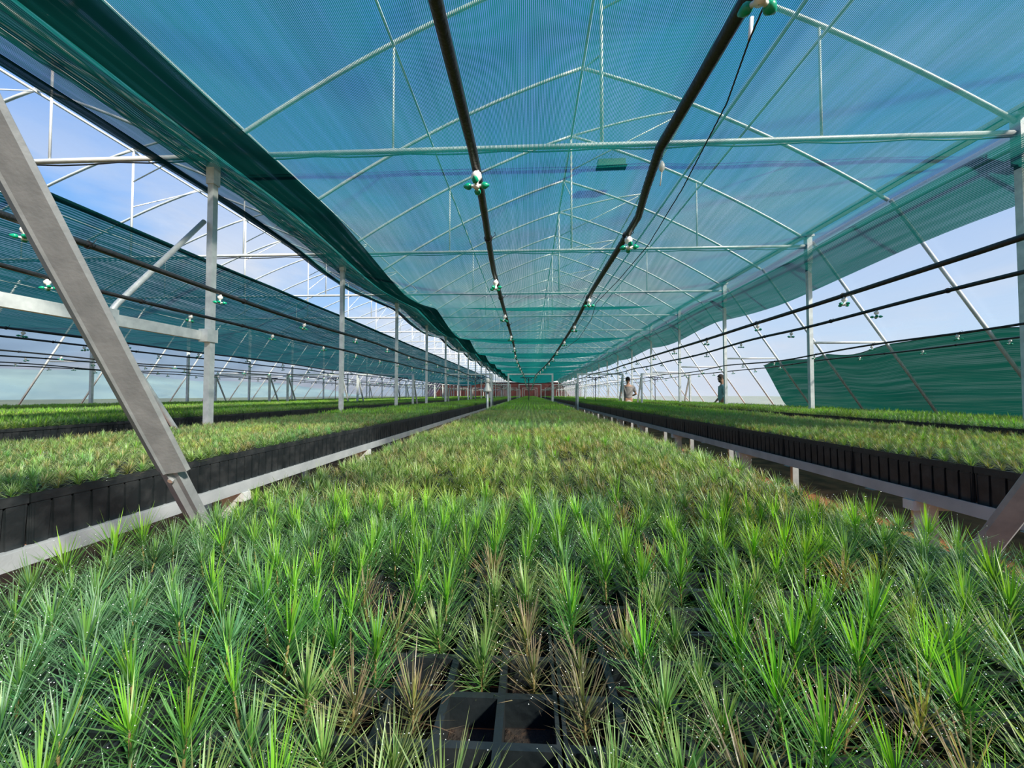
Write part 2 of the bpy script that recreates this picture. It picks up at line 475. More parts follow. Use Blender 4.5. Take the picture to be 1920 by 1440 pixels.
# knee-braced beam on the nearest left columns
t = thing('column_bracing', 'galvanised beam with two diagonal pipe braces beside the nearest left column', 'brace', (COLX[1], 0, 0))
m = MB(); m.box(-.085, -.036, 1.2, 4.16, EYE+.60, EYE+.70)
link('beam', m.mesh('beam', M['galv']), t)
m = MB(); m.tube([(-.06, 3.13, EYE+.63), (-.06, 3.14, EYE+.72), (-.06, 3.19, EYE+.80), (-.05, 4.05, EYE+1.92)], .024, 10)
link('upper_brace', m.mesh('upper_brace', M['galv'], True), t)
m = MB(); m.tube([(-.06, 3.12, EYE+.60), (-.06, 3.30, EYE+.33), (-.05, 4.02, EYE-.72), (-.05, 4.35, .01)], .024, 10)
link('lower_brace', m.mesh('lower_brace', M['galv'], True), t)
m = MB(); m.box(-.10, -.03, 3.08, 3.18, EYE+.56, EYE+.74)
link('clamp', m.mesh('clamp', M['galv']), t)
m = MB(); m.box(-.06, .045, 4.02, 4.16, EYE+.58, EYE+.72)
link('clamp', m.mesh('clamp', M['galv']), t)
m = MB(); m.tube([(-.11, 3.13, EYE+.66), (-.02, 3.13, EYE+.66)], .012, 6)
link('bolt', m.mesh('bolt', M['bolt']), t)

# ------------------------------------------------------------------ roof arches and trusses
def arch_pts(x0, x1, n=18):
    return [(x, 0, archh(x)) for x in frange(x0, x1, n)]
am = MB()
am.tube(arch_pts(RIDGE-SPAN/2, RIDGE, 14), .024, 8); am.tube(arch_pts(RIDGE, RIDGE+SPAN/2, 14), .024, 8)
arch_me = am.mesh('arch', M['white_pipe'], True)
am = MB(); zc = EYE+2.68
am.tube([(RIDGE-SPAN/2, 0, zc), (RIDGE-2, 0, zc-.0), (RIDGE+2, 0, zc), (RIDGE+SPAN/2, 0, zc)], .028, 8)
chord_me = am.mesh('tie_beam', M['white_pipe'], True)
am = MB(); am.tube([(RIDGE, 0, zc), (RIDGE, 0, archh(RIDGE))], .02, 8)
king_me = am.mesh('king_post', M['white_pipe'], True)
def strut_me(dx):
    a = MB(); a.tube([(RIDGE+dx, 0, zc), (RIDGE+dx, 0, archh(RIDGE+dx))], .013, 6); return a.mesh('strut', M['white_pipe'], True)
st1, st2 = strut_me(-2.28), strut_me(2.28)
am = MB(); am.tube([(RIDGE+2.14*t_, 0, EYE+4.83+.43*math.sin(t_*1.2)/math.sin(1.2)) for t_ in frange(0, 1, 8)], .02, 8)
vent_me = am.mesh('vent_arm', M['white_pipe'], True)
am = MB(); am.tube([(RIDGE, 0, zc+1.0), (RIDGE, 1.5, archh(RIDGE)-.03)], .012, 6)
brace_me = am.mesh('ridge_brace', M['white_pipe'], True)
am = MB(); am.tube([(RIDGE, 0, zc+1.5), (RIDGE+2.1, 0, EYE+5.22)], .012, 6)
vprop_me = am.mesh('vent_prop', M['white_pipe'], True)
cab = MB(); cab.tube([(RIDGE-SPAN/2+.1+i*(SPAN-.2)/24, -.02, zc-.045-.022*abs(math.sin(i*1.05))) for i in range(25)], .008, 6)
cab_me = cab.mesh('power_cable', M['wire'], True)
SPN = ['over the central bench span', 'over the left-hand span']
for s_ in range(2):
    off = -SPAN*s_
    for k in range(-1, 22):
        yy = Y0+DY*k
        t = thing('roof_truss', '%s roof truss from the camera %s, arch with straight tie beam' % (nth(k+1), SPN[s_]), 'roof truss', (off, yy, 0), 'roof trusses')
        for nme, me in (('arch', arch_me), ('tie_beam', chord_me), ('king_post', king_me), ('strut', st1), ('strut', st2), ('vent_arm', vent_me), ('ridge_brace', brace_me), ('vent_prop', vprop_me)):
            link(nme, me, t)
        if k in (0, 1): link('power_cable', cab_me, t)
        y2 = yy+1.5
        if y2 < YEND:
            a = tag(link('roof_arch', arch_me, None, (off, y2, 0)), '%s plain curved roof arch from the camera %s' % (nth(k+1), SPN[s_]), 'roof arch', 'plain roof arches')
def purlin(name, x, z, r, label):
    p = MB(); p.tube([(0, -8, 0), (0, YEND, 0)], r, 8)
    o = link(name, p.mesh(name, M['white_pipe'], True), None, (x, 0, z))
    return tag(o, label, 'purlin', 'long roof purlins')
for s_ in range(2):
    off = -SPAN*s_
    for dx, dz, r, lb in ((RIDGE, 5.98, .022, 'ridge purlin'), (-1.5, None, .017, 'purlin along the left slope'), (RIDGE+2.14, EYE+5.24, .022, 'purlin along the raised vent edge'),
                          (RIDGE+2.02, None, .022, 'purlin at the lower edge of the vent opening'), (RIDGE+2.35, None, .017, 'second purlin below the vent opening')):
        z = dz if dz else archh(dx)-.035
        if dz is None or dz == 5.98: z = archh(dx)-.04
        if lb.startswith('purlin along the raised'): z = EYE+5.24
        purlin('roof_purlin', dx+off, z, r, 'long steel %s %s' % (lb, SPN[s_]))
gn = ['above the column row beside the green side curtain', 'above the column row left of the central bench', 'above the far left column row']
for r, x in enumerate(COLX):
    g = MB(); g.box(-.06, .06, -8, YEND, 0, .012); g.box(-.06, -.05, -8, YEND, 0, .06); g.box(.05, .06, -8, YEND, 0, .06)
    tag(link('roof_gutter', g.mesh('roof_gutter', M['galv']), None, (x, 0, EYE+2.885)), 'narrow steel rain gutter %s' % gn[r], 'gutter')
    g = MB(); g.tube([(0, -8, 0), (0, YEND, 0)], .022, 8)
    tag(link('net_rail', g.mesh('net_rail', M['white_pipe'], True), None, (x+(.0 if r else .12), 0, EYE+2.62)), 'long steel rail below the gutter %s' % gn[r], 'rail')

# ------------------------------------------------------------------ shade nets
def sag(y, y_nodes, amp):
    """0 at the wires, 1 mid-bay"""
    return 0
NET_END = 67
def net_h(x, y):
    # height above the eye; net hangs in bays of six metres, tighter near the camera
    t = ((y-5.0) % 6.0)/6.0
    s = math.sin(PI*t)**1.15 if y > 5 else 0
    ux = max(0, 1-abs((x-.6)/4.5)**2.6)
    amp = .62*min(1, max(0, (y-5)/5+.35))
    h = 2.50 - amp*s*ux**1.0
    h += .02*mnoise.noise(Vector((x*1.2, y*.5, 0)))
    return h
def net_z(x, y, i, j):
    if x < -3.3:
        return (x, y, EYE+net_h(-3.3, y)+.03+.03*mnoise.noise(Vector((x*5, y*.9, 3))))
    if x > 4.7:     # falls over the rail and hangs at the side
        u = (x-4.7)/.62
        xx = 4.7+.62*min(1, u*1.0)*.95
        return (xx, y, EYE+net_h(4.7, y)+.08*math.sin(min(u, .35)/.35*PI)*.3-.46*max(0, u-.12)/.88*(1+.06*math.sin(y*.9)))
    return (x, y, EYE+net_h(x, y))
ny = [1.2+.3*k for k in range(int((NET_END-1.2)/.3)+1)]
nx = frange(-3.26, 4.7, 44)
nxd = [4.7, 4.78, 4.86, 4.95, 5.05, 5.15, 5.24, 5.32]
t = thing('shade_net', 'wide teal shade net sagging over the central bench', 'shade net', (0, 0, 0))
link('net_sheet', grid_mesh('net_sheet', nx, ny, net_z, M['net']), t)
link('net_drape', grid_mesh('net_drape', nxd, ny, net_z, M['net_drape']), t)
link('net_edge', grid_mesh('net_edge', frange(-4.02, -3.26, 7), ny, net_z, M['net_edge']), t)
link('net_fold', grid_mesh('net_fold', frange(-3.24, -2.70, 5), ny, lambda x, y, i, j: (x, y, net_z(x, y, i, j)[2]-.005), M['net_double']), t)
link('net_hem', grid_mesh('net_hem', frange(-4.04, -3.90, 3), ny, lambda x, y, i, j: (x, y, net_z(x, y, i, j)[2]-.012), M['net_hem']), t)
# crumpled surplus cloth between the hem and the fold
link('net_crumple', grid_mesh('net_crumple', frange(-3.80, -3.26, 14), ny, lambda x, y, i, j: (x, y, net_z(x, y, i, j)[2]+.05+.05*mnoise.noise(Vector((x*9, y*1.4, 1)))), M['net_drape']), t)
# unseen panel added to shape the light; the gap ahead leaves a sunlit patch
nyb = [-7.5+.5*k for k in range(8)]
t2 = thing('shade_net', 'added teal shade net panel, unseen behind the camera', 'shade net', (0, 0, 0))
link('net_sheet', grid_mesh('net_sheet', nx, nyb, net_z, M['net']), t2)

# second net over the left span
def net2_z(u, y, i, j):
    x = -5.95-6.05*u
    t_ = ((y-5.0) % 6.0)/6.0
    s = math.sin(PI*t_)**1.3
    h = 2.50-.98*u+.20*math.sin(PI*u)*.0 - (.20*s)*math.sin(PI*min(1, u*1.0))*min(1, max(0, (y-4)/5)) - .25*math.sin(PI*u)
    h += .03*mnoise.noise(Vector((u*14, y*.35, 9)))
    return (x, y, EYE+h)
ny2 = [-7.5+.35*k for k in range(int((62+7.5)/.35)+1)]
t = thing('shade_net', 'teal shade net drawn aside over the left-hand span', 'shade net', (0, 0, 0))
M['net2'] = net_mat('shade_net_bunched', .88, (.006,.085,.095), (.006,.09,.10), .05, .35, .65, .10)
link('net_sheet', grid_mesh('net_sheet', frange(0, 1, 30), ny2, net2_z, M['net2']), t)
link('net_hem', grid_mesh('net_hem', frange(-.004, .014, 3), ny2, lambda u, y, i, j: tuple(Vector(net2_z(u, y, i, j))+Vector((0, 0, -.01))), M['net_hem']), t)
link('net_hem', grid_mesh('net_hem', frange(.985, 1.003, 3), ny2, lambda u, y, i, j: tuple(Vector(net2_z(u, y, i, j))+Vector((0, 0, -.01))), M['net_hem']), t)

# dark green curtain inside the right film wall
def cur(u, y, i, j):
    # u: 0 top .. 1 bottom
    seg = (y-5.6)/1.5
    drop = .10*math.sin(PI*(seg % 1))
    top = .93-.012*(y-4)-drop*(.5+.5*math.sin(y*1.7))
    tb_ = max(0, (y-10.6)/.7)
    yy = y
    if tb_ > 0: yy = 10.6+.7*tb_*(.45+.75*u if u < .55 else .86-.1*u) 
    h = top*(1-u)+(-1.10)*u
    xw = 5.1+(2.75-h)*(2.62/3.9)
    return (xw+.045+.012*mnoise.noise(Vector((u*3, y*1.5, 4))), yy, EYE+h)
cy = [-3+.15*k for k in range(int(14.3/.15)+1)]
t = thing('side_curtain', 'dark green net curtain draped along the right film wall', 'curtain', (0, 0, 0))
link('curtain_sheet', grid_mesh('curtain_sheet', frange(0, 1, 16), cy, cur, M['net_side']), t)
link('curtain_rope', (lambda b: (b.tube([tuple(Vector(cur(0, y, 0, 0))+Vector((-.01, 0, .005))) for y in cy], .008, 6), b.mesh('curtain_rope', M['lamp_green'], True))[1])(MB()), t)

# ------------------------------------------------------------------ trays
PITCH = .0531; NXC, NYC = 7, 11
TW, TL, TH = NXC*PITCH, NYC*PITCH, .15     # .372 x .584 x .15
def tray_mesh():
    b = MB()
    rim = .006
    for i in range(NXC):
        for j in range(NYC):
            x0, y0 = i*PITCH, j*PITCH
            x1, y1 = x0+PITCH, y0+PITCH
            a0, b0, a1, b1 = x0+rim*.6, y0+rim*.6, x1-rim*.6, y1-rim*.6
            zt, zb = TH, TH-.034
            # rim frame
            b.quad((x0,y0,zt),(x1,y0,zt),(a1,b0,zt),(a0,b0,zt)); b.quad((x1,y0,zt),(x1,y1,zt),(a1,b1,zt),(a1,b0,zt))
            b.quad((x1,y1,zt),(x0,y1,zt),(a0,b1,zt),(a1,b1,zt)); b.quad((x0,y1,zt),(x0,y0,zt),(a0,b0,zt),(a0,b1,zt))
            for p, q in (((a0,b0),(a1,b0)),((a1,b0),(a1,b1)),((a1,b1),(a0,b1)),((a0,b1),(a0,b0))):
                b.quad((p[0],p[1],zt),(q[0],q[1],zt),(q[0],q[1],zb),(p[0],p[1],zb))
    # side band under the rim and tapered cell walls below it
    e = .001
    for (x0,y0,x1,y1,nx_,ny_,n) in ((e,e,TW-e,e,0,-1,NXC),(TW-e,e,TW-e,TL-e,1,0,NYC),(TW-e,TL-e,e,TL-e,0,1,NXC),(e,TL-e,e,e,-1,0,NYC)):
        b.quad((x0,y0,TH),(x0,y0,TH-.027),(x1,y1,TH-.027),(x1,y1,TH))
        ex, ey = (x1-x0)/n, (y1-y0)/n
        d1, d2 = .004, .010
        # recessed back sheet
        b.quad((x0-nx_*d2,y0-ny_*d2,TH-.027),(x0-nx_*d2,y0-ny_*d2,0),(x1-nx_*d2,y1-ny_*d2,0),(x1-nx_*d2,y1-ny_*d2,TH-.027))
        b.quad((x0,y0,TH-.027),(x0-nx_*d2,y0-ny_*d2,TH-.027),(x1-nx_*d2,y1-ny_*d2,TH-.027),(x1,y1,TH-.027))
        for c in range(n):
            f0, f1 = c+.07, c+.93
            g0, g1 = c+.13, c+.87
            top = [(x0+ex*f0, y0+ey*f0), (x0+ex*f1, y0+ey*f1)]
            bot = [(x0+ex*g0-nx_*d1, y0+ey*g0-ny_*d1), (x0+ex*g1-nx_*d1, y0+ey*g1-ny_*d1)]
            zt_ = TH-.033
            A,B_ = (top[0][0]-nx_*.001, top[0][1]-ny_*.001, zt_), (top[1][0]-nx_*.001, top[1][1]-ny_*.001, zt_)
            Cc,D = (bot[1][0], bot[1][1], 0), (bot[0][0], bot[0][1], 0)
            b.quad(A, D, Cc, B_)
            A2,D2 = (A[0]-nx_*.009, A[1]-ny_*.009, A[2]), (D[0]-nx_*.006, D[1]-ny_*.006, 0)
            B2,C2 = (B_[0]-nx_*.009, B_[1]-ny_*.009, B_[2]), (Cc[0]-nx_*.006, Cc[1]-ny_*.006, 0)
            b.quad(A, A2, D2, D); b.quad(B_, Cc, C2, B2); b.quad(A, B_, B2, A2)
    return b.mesh('seedling_tray', M['tray'])
def soil_mesh():
    b = MB()
    for i in range(NXC):
        for j in range(NYC):
            x0, y0 = i*PITCH+.004, j*PITCH+.004; x1, y1 = x0+PITCH-.008, y0+PITCH-.008
            z = TH-.030+R.uniform(-.003, .004); cx, cy_ = (x0+x1)/2, (y0+y1)/2
            k = len(b.v); b.v += [(x0,y0,z),(x1,y0,z),(x1,y1,z),(x0,y1,z),(cx,cy_,z+.005)]
            for q in ((0,1,4),(1,2,4),(2,3,4),(3,0,4)): b.f.append(tuple(k+n for n in q)); b.m.append(0)
    return b.mesh('soil', M['soil'])
tray_me, soil_me = tray_mesh(), soil_mesh()
def far_tray_mesh():
    b = MB(); e = .001
    b.quad((0,0,TH-.014),(TW,0,TH-.014),(TW,TL,TH-.014),(0,TL,TH-.014))
    for (x0,y0,x1,y1,nx_,ny_,n) in ((e,e,TW-e,e,0,-1,NXC),(TW-e,e,TW-e,TL-e,1,0,NYC),(TW-e,TL-e,e,TL-e,0,1,NXC),(e,TL-e,e,e,-1,0,NYC)):
        b.quad((x0,y0,TH),(x0,y0,TH-.027),(x1,y1,TH-.027),(x1,y1,TH))
        ex, ey = (x1-x0)/n, (y1-y0)/n; d2 = .01
        b.quad((x0-nx_*d2,y0-ny_*d2,TH-.027),(x0-nx_*d2,y0-ny_*d2,0),(x1-nx_*d2,y1-ny_*d2,0),(x1-nx_*d2,y1-ny_*d2,TH-.027))
        for c in range(n):
            b.quad((x0+ex*(c+.07)-nx_*.002,y0+ey*(c+.07)-ny_*.002,TH-.033),(x0+ex*(c+.13)-nx_*.005,y0+ey*(c+.13)-ny_*.005,0),(x0+ex*(c+.87)-nx_*.005,y0+ey*(c+.87)-ny_*.005,0),(x0+ex*(c+.93)-nx_*.002,y0+ey*(c+.93)-ny_*.002,TH-.033))
    return b.mesh('far_seedling_tray', M['tray'])
far_tray_me = far_tray_mesh()

RAIL = .71
# bench: (name, x0, number of tray columns)
BENCH = [('central bench', -.72, 4), ('left bench', -1.46-4*.374, 4), ('right bench', 1.80, 4),
         ('curtain-side bench', 4.12, 4), ('second left bench', -6.28, 5),
         ('third left bench', -8.95, 5), ('farthest left bench', -11.75, 5)]
def bench(idx):
    nm, x0, n = BENCH[idx]
    wdt = n*.374
    x1 = x0+wdt
    t = thing('nursery_bench', 'long steel rail frame with legs carrying the trays of the %s' % nm, 'bench', (x0, 0, 0), 'nursery benches')
    for xx in (0, wdt, wdt/2):
        b = MB(); b.box(xx-.02, xx+.02, -2, 68, RAIL-.05, RAIL-.001)
        # upturned lip on the outer edges
        if xx in (0, wdt):
            s = -1 if xx == 0 else 1
            b.box(min(xx+s*.015, xx+s*.019), max(xx+s*.015, xx+s*.019), -2, 68, RAIL-.05, RAIL+.004)
        link('rail', b.mesh('rail', M['alu']), t)
    lm = MB(); lm.box(-.035, .035, -.022, .022, 0, RAIL-.09); lm.box(-.06, .06, -.05, .05, 0, .01)
    lme = lm.mesh('leg', M['galv'])
    xm = MB(); xm.box(-.03, wdt+.03, -.025, .025, RAIL-.095, RAIL-.051)
    xme = xm.mesh('crossbar', M['galv'])
    bm2 = MB(); bm2.bar((.05, 0, .25), (wdt-.05, 0, .25), .03, .03)
    bme = bm2.mesh('lower_tie', M['galv'])
    y = -1.1
    while y < 67:
        link('crossbar', xme, t, (0, y, 0))
        link('leg', lme, t, (.05, y, 0)); link('leg', lme, t, (wdt-.05, y, 0))
        if y < 12: link('lower_tie', bme, t, (0, y, 0))
        y += 1.5 if y < 30 else 3.0
    return t
for i in range(7): bench(i)

def tray_at(x, y, label):
    t = tag(link('seedling_tray', tray_me, None, (x, y, RAIL)), label, 'tray', 'black seedling trays')
    link('soil', soil_me, t)
    return t
tray_done = set()
COLN = ['leftmost', 'second', 'third', 'rightmost']
TY0 = -.10
for j in range(7):                     # front of the central bench
    for i in range(4):
        tray_at(BENCH[0][1]+i*.374, TY0+j*.586, 'black cell tray, %s from the camera in the %s lane of the central bench' % (nth(j), COLN[i]))
        tray_done.add((0, i, j))
for b_, i, nj, yofs in ((1, 3, 44, 0), (2, 0, 44, 0), (3, 0, 20, 0)):
    for j in range(nj):
        nm, x0, n = BENCH[b_]
        tray_at(x0+i*.374, TY0+j*.586, '%s black ribbed tray from the camera along the walkway edge of the %s' % (nth(j), nm))
        tray_done.add((b_, i, j))

# ------------------------------------------------------------------ seedlings
def needle(b, base, az, el, ln, wd, bend, seg, col, tipcol, twist=0):
    d = Vector((math.cos(az)*math.cos(el), math.sin(az)*math.cos(el), math.sin(el)))
    side = Vector((-math.sin(az), math.cos(az), 0)) + Vector((0, 0, twist))
    side.normalize()
    p = Vector(base); i0 = len(b.v)
    for k in range(seg):
        t = k/seg
        ww = wd*(1-.45*t)
        b.v.append(tuple(p-side*ww/2)); b.v.append(tuple(p+side*ww/2))
        c = [col[q]*(1-t*t)+tipcol[q]*t*t for q in range(3)]
        b.c += [c, c]
        p = p + d*ln/seg
        d = (d+Vector((0, 0, bend/seg))).normalized()
    b.v.append(tuple(p)); b.c.append(tipcol)
    for k in range(seg-1):
        a = i0+2*k; b.f.append((a, a+1, a+3, a+2)); b.m.append(0)
    a = i0+2*(seg-1); b.f.append((a, a+1, a+2)); b.m.append(0)
    return p
def drop(b, p, r):
    i = len(b.v)
    b.v += [(p[0]+r,p[1],p[2]),(p[0],p[1]+r,p[2]),(p[0]-r,p[1],p[2]),(p[0],p[1]-r,p[2]),(p[0],p[1],p[2]+r),(p[0],p[1],p[2]-r)]
    b.c += [(.9,.9,.9)]*6
    for q in ((0,1,4),(1,2,4),(2,3,4),(3,0,4),(1,0,5),(2,1,5),(3,2,5),(0,3,5)):
        b.f.append(tuple(i+k for k in q)); b.m.append(1)
GB = (.085,.215,.055); PALE = (.17,.31,.09)
KIND = {   # low colour, low tip, top colour, top tip, height, number low/top, spread
    'tall':   (GB, PALE, (.19,.42,.035), (.30,.55,.06), 1.08, 100, 24),
    'bushy':  ((.11,.24,.10), (.20,.33,.17), (.15,.33,.07), (.24,.42,.11), .80, 125, 18),
    'olive':  ((.17,.29,.08), (.34,.36,.14), (.20,.36,.08), (.36,.38,.15), .74, 105, 16),
    'brown':  ((.22,.19,.08), (.42,.26,.17), (.24,.27,.08), (.42,.28,.16), .68, 70, 12),
}
def seedling_parts(kind, rr, det):
    lc, lt, tcl, tt, hs, nl, ntp = KIND[kind]
    H = .050*hs*rr.uniform(.9, 1.12)
    wd = {0: .0012, 1: .0022, 2: .0046}[det]; seg = {0: 3, 1: 2, 2: 1}[det]
    nl = int(nl*{0: 1, 1: .6, 2: .24}[det]); ntp = int(ntp*{0: 1, 1: .6, 2: .25}[det])+1
    if det:      # seen small, the pale tips hardly show
        lt = tuple(a*.45+b*.55 for a, b in zip(lt, (.32,.43,.15))); lc = tuple(a*.55+b*.45 for a, b in zip(lc, (.22,.33,.12)))
    s = MB(); lean = Vector((rr.uniform(-.006, .006), rr.uniform(-.006, .006), 0))
    s.tube([(0,0,-.006), tuple(lean*.5+Vector((0,0,H*.5))), tuple(lean+Vector((0,0,H)))], [.0016, .0013, .0008], 5)
    s.c = [(.12,.09,.04)]*len(s.v)
    nb = MB()
    for k in range(nl):
        t = rr.uniform(.06, .95); az = rr.uniform(0, 2*PI)
        el = math.radians(rr.uniform(4, 40)+34*t)
        ln = rr.uniform(.034, .064)*(1.04-.14*t)
        c = [v*rr.uniform(.75, 1.25) for v in lc]
        base = lean*t+Vector((0, 0, H*t))
        p = needle(nb, base, az, el, ln, wd, rr.uniform(-.25, .35), seg, c, lt, rr.uniform(-.5, .5))
        if det == 0 and rr.random() < .14: drop(nb, p, rr.uniform(.0003, .00055))
        if det == 0 and rr.random() < .14: drop(nb, Vector(base).lerp(p, rr.uniform(.5, .9)), rr.uniform(.0003, .0005))
        if det == 1 and rr.random() < .12: drop(nb, p, rr.uniform(.0005, .0009))
    tb_ = MB()
    for k in range(ntp):
        t = rr.uniform(.7, 1.0); az = rr.uniform(0, 2*PI); el = math.radians(rr.uniform(52, 88))
        ln = rr.uniform(.026, .062)*(hs if kind == 'tall' else .75)
        c = [v*rr.uniform(.8, 1.25) for v in tcl]
        needle(tb_, lean*t+Vector((0, 0, H*t)), az, el, ln, wd*1.15, rr.uniform(-.1, .3), seg, c, tt, rr.uniform(-.5, .5))
    return s, nb, tb_
def merge(parts):
    o = MB()
    for p in parts:
        i = len(o.v); o.v += p.v; o.c += p.c
        o.f += [tuple(i+k for k in f) for f in p.f]; o.m += p.m
    return o
LOOK = {'tall': 'tall bright pine seedling', 'bushy': 'bushy dewy pine seedling',
        'olive': 'short olive tan-tipped pine seedling', 'brown': 'sparse brown-tipped pine seedling'}
rs = random.Random(11)
protos = {}
for kd, cnt in (('tall', 5), ('bushy', 5), ('olive', 3), ('brown', 3)):
    protos[kd] = []
    for q in range(cnt):
        s, nb, tp = seedling_parts(kd, rs, 0)
        protos[kd].append((s.mesh('stem', M['stem'], True), nb.mesh('needles', [M['leaf'], M['dew']]), tp.mesh('shoot', [M['leaf'], M['dew']])))
def kind_at(x, y, r):
    """which sort of seedling stands here: batches vary slowly over the bench"""
    n = mnoise.noise(Vector((x*2.4+5, y*2.0, 3.1)))
    n2 = mnoise.noise(Vector((x*1.3, y*1.1+9, 7.7)))
    # taller bright plants near the camera and along both edges, olive ones up the middle
    tallness = .55*n+r.uniform(-.45, .45) + (.12 if y < .85 else -.02) + .10*(abs(x-.04) > .42)
    if x < -.38 and y < .55: tallness -= .2
    if tallness > .10: return 'tall'
    if abs(x) < .45 and .8 < y < 2.2: n2 += .10
    if n2+r.uniform(-.25, .25) > .17: return 'olive' if r.random() < (.72 if y < 1 else .93) else 'brown'
    return 'bushy'
EMPTY = {(12, 8), (13, 8), (12, 7), (11, 9), (13, 6), (12, 12), (6, 9), (20, 12), (4, 12), (15, 11)}
DET0 = {}
cells = []
def cell_xy(i, j):
    tr, ci = divmod(i, NXC); tj, cj = divmod(j, NYC)
    return BENCH[0][1]+tr*.374+(ci+.5)*PITCH, TY0+tj*.586+(cj+.5)*PITCH
for j in range(0, 130):
    for i in range(28):
        x, y = cell_xy(i, j)
        if (i, j) in EMPTY: continue
        e = .05+.06*(1 if abs(x) < .4 and .5 < y < 2.4 else 0)
        if rs.random() < e: continue
        cells.append((i, j, x, y))
# the seedlings the camera sees largest are things of their own
def inview(x, y):
    z = y*.999-x*.0457
    if z < .16: return False
    xi = (x+.0457*y)/z*FPX; yi = (.20)/z*FPX
    return abs(xi) < 1010 and yi < 900
near = sorted([c for c in cells if inview(c[2], c[3])], key=lambda c: c[3]+.15*abs(c[2]))[:300]
nearset = set((c[0], c[1]) for c in near)
for (i, j, x, y) in near:
    kd = kind_at(x, y, rs)
    if i in (11, 12, 13) and 4 <= j <= 10: kd = rs.choice(['brown', 'olive'])
    st, ne, sh = rs.choice(protos[kd])
    r0 = min(c[1] for c in near)
    side = ('left', i) if i < 14 else ('right', 27-i)
    t = thing('pine_seedling', '%s, %s row from camera, %s cell from central bench %s edge' % (LOOK[kd], nth(j-r0), nth(side[1]), side[0]), 'seedling', (x+rs.uniform(-.006,.006), y+rs.uniform(-.006,.006), RAIL+TH-.024), 'pine seedlings in the front rows')
    t.rotation_euler = (rs.uniform(-.12, .12), rs.uniform(-.12, .12), rs.uniform(0, 2*PI))
    s = rs.uniform(.94, 1.24); t.scale = (s, s, s)
    link('stem', st, t); link('needles', ne, t); link('shoot', sh, t)

# the rest: far too many to lift out one by one, instanced on points
def src(name, me):
    return bpy.data.objects.new(name, me)       # a source of geometry only, never linked
def scatter(name, pts, sources, label):
    """pts: (x, y, z, rot, scale, index)"""
    me = bpy.data.meshes.new(name)
    me.from_pydata([p[:3] for p in pts], [], [])
    a = me.attributes.new('turn', 'FLOAT', 'POINT'); a.data.foreach_set('value', [p[3] for p in pts])
    a = me.attributes.new('size', 'FLOAT', 'POINT'); a.data.foreach_set('value', [p[4] for p in pts])
    a = me.attributes.new('pick', 'INT', 'POINT'); a.data.foreach_set('value', [p[5] for p in pts])
    o = link(name, me)
    g = bpy.data.node_groups.new(name, 'GeometryNodeTree')
    g.interface.new_socket('Geometry', in_out='INPUT', socket_type='NodeSocketGeometry')
    g.interface.new_socket('Geometry', in_out='OUTPUT', socket_type='NodeSocketGeometry')
    gi = g.nodes.new('NodeGroupInput'); go = g.nodes.new('NodeGroupOutput')
    jn = g.nodes.new('GeometryNodeJoinGeometry')
    for s_ in sources:
        ob = g.nodes.new('GeometryNodeObjectInfo'); ob.inputs['Object'].default_value = s_
        ob.inputs['As Instance'].default_value = True
        g.links.new(ob.outputs['Geometry'], jn.inputs[0])
    ip = g.nodes.new('GeometryNodeInstanceOnPoints'); ip.inputs['Pick Instance'].default_value = True
    g.links.new(gi.outputs[0], ip.inputs['Points']); g.links.new(jn.outputs[0], ip.inputs['Instance'])
    def attr(nm, ty):
        n = g.nodes.new('GeometryNodeInputNamedAttribute'); n.data_type = ty; n.inputs[0].default_value = nm; return n
    n1 = attr('turn', 'FLOAT'); cx = g.nodes.new('ShaderNodeCombineXYZ'); g.links.new(n1.outputs[0], cx.inputs[2]); g.links.new(cx.outputs[0], ip.inputs['Rotation'])
    n2 = attr('size', 'FLOAT'); g.links.new(n2.outputs[0], ip.inputs['Scale'])
    n3 = attr('pick', 'INT'); g.links.new(n3.outputs[0], ip.inputs['Instance Index'])
    g.links.new(ip.outputs[0], go.inputs[0])
    md = o.modifiers.new('scatter', 'NODES'); md.node_group = g
    return tag(o, label, 'seedlings', None, 'stuff')
KORD = ['tall', 'bushy', 'olive', 'brown']
rs = random.Random(23)
mid = []
for kd in KORD:
    for q in range(3):
        mid.append(src('middle_seedling', merge(seedling_parts(kd, rs, 1)).mesh('middle_seedling', [M['leaf'], M['dew']])))
patch = []
for v in range(4):
    parts = []
    for i in range(NXC):
        for j in range(NYC):
            if rs.random() < .05: continue
            kd = [rs.choice(['tall','bushy','olive']), rs.choice(['tall','bushy','bushy']), rs.choice(['olive','bushy']), rs.choice(['tall','tall','olive'])][v]
            m_ = merge(seedling_parts(kd, rs, 2))
            a = rs.uniform(0, 2*PI); ca, sa = math.cos(a), math.sin(a); s = rs.uniform(.8, 1.15)
            ox, oy = (i+.5-NXC/2)*PITCH, (j+.5-NYC/2)*PITCH
            m_.v = [((x*ca-y*sa)*s+ox, (x*sa+y*ca)*s+oy, z*s) for x, y, z in m_.v]
            parts.append(m_)
    patch.append(src('far_tray_of_seedlings', merge(parts).mesh('far_tray_of_seedlings', M['leaf'])))
